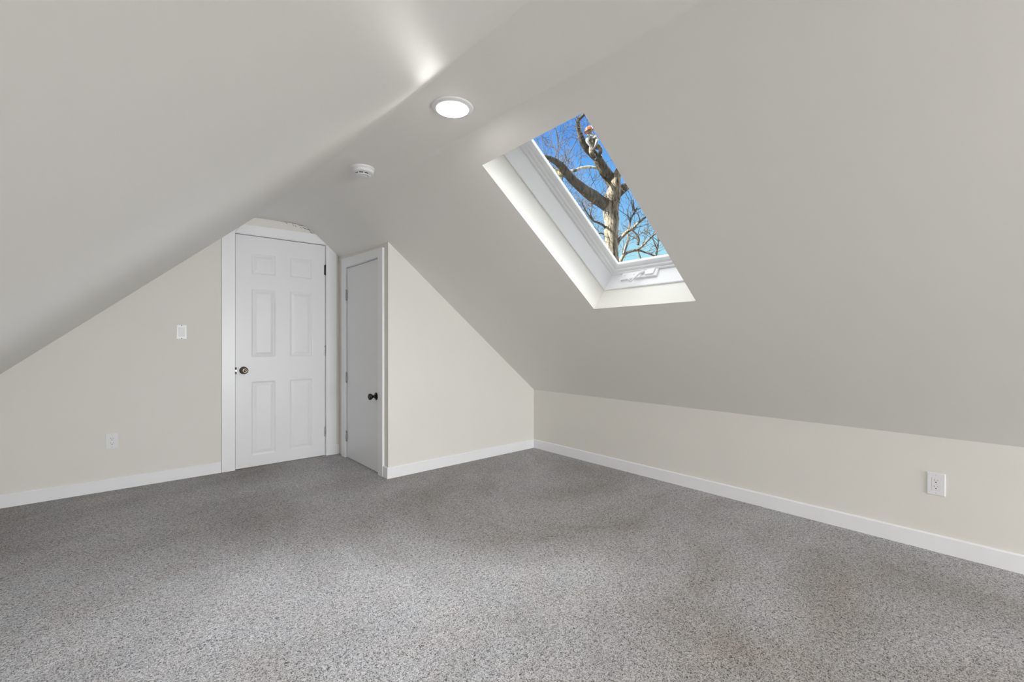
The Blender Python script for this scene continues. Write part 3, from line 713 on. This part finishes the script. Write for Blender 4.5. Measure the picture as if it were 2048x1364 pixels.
for s in 'lr':
    w = J[s+'wr'][0]; d = (w-J[s+'el'][0]).normalized(); sd_ = d.orthogonal().normalized(); J[s+'palm'] = (w+d*.06, .03); E.append((s+'wr', s+'palm'))
    dn = d.cross(sd_)
    for f in range(4):
        o_ = (f-1.5)*.021; ln = (.062,.075,.07,.055)[f]
        J[f'{s}f{f}a'] = (w+d*(.09+ln*.45)+sd_*o_+dn*.01, .0095); J[f'{s}f{f}b'] = (w+d*(.09+ln*.8)+sd_*o_*1.05+dn*.035, .008)
        E += [(s+'palm', f'{s}f{f}a'), (f'{s}f{f}a', f'{s}f{f}b')]
    J[s+'ta'] = (w+d*.055-sd_*.045+dn*.015, .010); J[s+'tb'] = (w+d*.085-sd_*.058+dn*.035, .0085); E += [(s+'palm', s+'ta'), (s+'ta', s+'tb')]
def rule(k):
    if k in ('head','neck') or 'palm' in k or k[1:2] in ('f','t') and k[:1] in 'lr' and k not in ('ltoe','rtoe'): return 0
    if k in ('chest','lsh','rsh','lel','rel','lwr','rwr'): return 1
    if k in ('ltoe','rtoe','lankle','rankle'): return 3
    return 2
body = skin_body(J, E, 'pelvis', rule, 'person', None, [M['skin'], M['jacket'], M['trousers'], M['boot']])
tag(body, 'person in orange helmet and mottled trousers climbing a limb of the big tree', 'person')
hd = Vector(cl['head']); face = Vector((-.5,.55,.2)).normalized()
mb = MB(); Mx = basis(hd+Vector((0,0,.03)), Vector((-.25,.2,1)), face)
mb.lathe([(.128,-.01),(.127,.012),(.122,.045),(.105,.082),(.07,.108),(.03,.118),(.002,.12)], 28, Mx)
mb.lathe([(.126,-.012),(.150,-.016),(.152,-.010),(.127,.004)], 28, Mx @ Matrix.Translation((.018,0,0)))
h_ = mb.build('helmet', M['helmet']); h_.parent = body; tag(h_, 'orange helmet')
for s in (-1, 1):
    mb = MB(); mb.lathe([(.012,0),(.011,.004),(.004,.008)], 12, basis(hd+face*.08+face.cross(Vector((0,0,1)))*s*.032, face), 0)
    e_ = mb.build('eye', M['dark']); e_.parent = body
mb = MB(); f2 = face
mb.tube([(*(hd+f2*.078+Vector((0,0,.008))),.010),(*(hd+f2*.098+Vector((0,0,-.022))),.014),(*(hd+f2*.084+Vector((0,0,-.034))),.010)], 10)
n_ = mb.build('nose', M['skin']); n_.parent = body

# ------------------------------------------------------------------ light
wd = bpy.data.worlds.new('sky'); C.world = wd; wd.use_nodes = True; nt = wd.node_tree; nt.nodes.clear()
def WN(t, **k):
    n = nt.nodes.new(t)
    for a, b in k.items():
        if a in n.inputs: n.inputs[a].default_value = b
        else: setattr(n, a, b)
    return n
tc = WN('ShaderNodeTexCoord'); sx = WN('ShaderNodeSeparateXYZ'); nt.links.new(tc.outputs['Generated'], sx.inputs[0])
rp = WN('ShaderNodeValToRGB'); nt.links.new(sx.outputs['Z'], rp.inputs[0])
el = rp.color_ramp.elements
stops = [(0.,(.55,.60,.62)),(.06,(.52,.82,.92)),(.17,(.43,.80,.93)),(.28,(.21,.53,.95)),(.42,(.105,.34,.88)),(.56,(.09,.30,.82)),(.66,ZENITH_GLOW),(1.,ZENITH_GLOW)]
while len(el) < len(stops): el.new(.5)
for q, (p, c) in zip(el, stops): q.position = p; q.color = (*c, 1)
# the unseen sky behind the house gets an extra glow
mr = WN('ShaderNodeMapRange'); mr.inputs['From Min'].default_value = .15; mr.inputs['From Max'].default_value = -.55
nt.links.new(sx.outputs['Y'], mr.inputs['Value'])
mx = WN('ShaderNodeMix', data_type='RGBA'); nt.links.new(mr.outputs['Result'], mx.inputs[0]); nt.links.new(rp.outputs[0], mx.inputs[6]); mx.inputs[7].default_value = (*REAR_GLOW, 1)
# unseen bright lobe added high outside the skylight to pool light on the carpet
cd = Vector((.75,-.07,.66)).normalized()
dp = WN('ShaderNodeVectorMath', operation='DOT_PRODUCT'); dp.inputs[1].default_value = cd; nt.links.new(tc.outputs['Generated'], dp.inputs[0])
cm = WN('ShaderNodeMapRange', interpolation_type='SMOOTHSTEP'); cm.inputs['From Min'].default_value = cos(radians(27)); cm.inputs['From Max'].default_value = cos(radians(12))
nt.links.new(dp.outputs['Value'], cm.inputs['Value'])
mc = WN('ShaderNodeMix', data_type='RGBA'); nt.links.new(cm.outputs['Result'], mc.inputs[0]); nt.links.new(mx.outputs[2], mc.inputs[6]); mc.inputs[7].default_value = (*EAST_GLOW, 1)
bg = WN('ShaderNodeBackground'); nt.links.new(mc.outputs[2], bg.inputs[0]); bg.inputs[1].default_value = 1.0
ow = WN('ShaderNodeOutputWorld'); nt.links.new(bg.outputs[0], ow.inputs[0])
sun = bpy.data.lights.new('sun', 'SUN'); sun.energy = SUN; sun.angle = radians(.6); sun.color = (1,.93,.82)
so = bpy.data.objects.new('sun', sun); COL.objects.link(so); so.location = (-8,3,12)
so.rotation_euler = Vector((-.75,.55,.52)).to_track_quat('Z', 'Y').to_euler()

def window_fill(name, loc, out, sx_, sy_, power, col):
    """added area lamp filling a window opening in place of outdoor light"""
    l = bpy.data.lights.new(name, 'AREA'); l.shape = 'RECTANGLE'; l.size = sx_; l.size_y = sy_; l.energy = power; l.color = col
    o = bpy.data.objects.new(name, l); COL.objects.link(o); o.location = loc; o.rotation_euler = (-Vector(out)).to_track_quat('Z', 'Y').to_euler()
window_fill('gable_window_fill', ((WX0+WX1)/2, YF-.03, (WZ0+WZ1)/2), (0,1,-.02), WX1-WX0-.02, WZ1-WZ0-.02, GABLE_FILL, (.96,.98,1))
for i, y in enumerate((1.792, -.30, -2.39, -4.48)):   # the beam of each recessed light, the unseen ones included
    l = bpy.data.lights.new('recessed_light_beam', 'SPOT'); l.energy = BEAM; l.color = (1,.965,.92); l.spot_size = radians(BEAMW); l.spot_blend = 1; l.shadow_soft_size = .07
    o = bpy.data.objects.new('recessed_light_beam', l); COL.objects.link(o); o.location = (1.185, y, ZC-.09)

# ------------------------------------------------------------------ camera
cam = bpy.data.cameras.new('camera'); cam.sensor_width = 36; cam.lens = 900/2048*36; cam.clip_start = .02; cam.clip_end = 500
co = bpy.data.objects.new('camera', cam); COL.objects.link(co); co.location = (0, 0, 1.12); co.rotation_euler = (radians(90), 0, radians(-40.95))
C.camera = co
C.view_settings.view_transform = 'Standard'; C.view_settings.look = 'None'; C.view_settings.exposure = EXPO; C.view_settings.gamma = 1
C.view_settings.use_curve_mapping = False
C.cycles.max_bounces = 14; C.cycles.diffuse_bounces = 8; C.cycles.transparent_max_bounces = 12; C.cycles.sample_clamp_indirect = 6
C.cycles.use_denoising = True
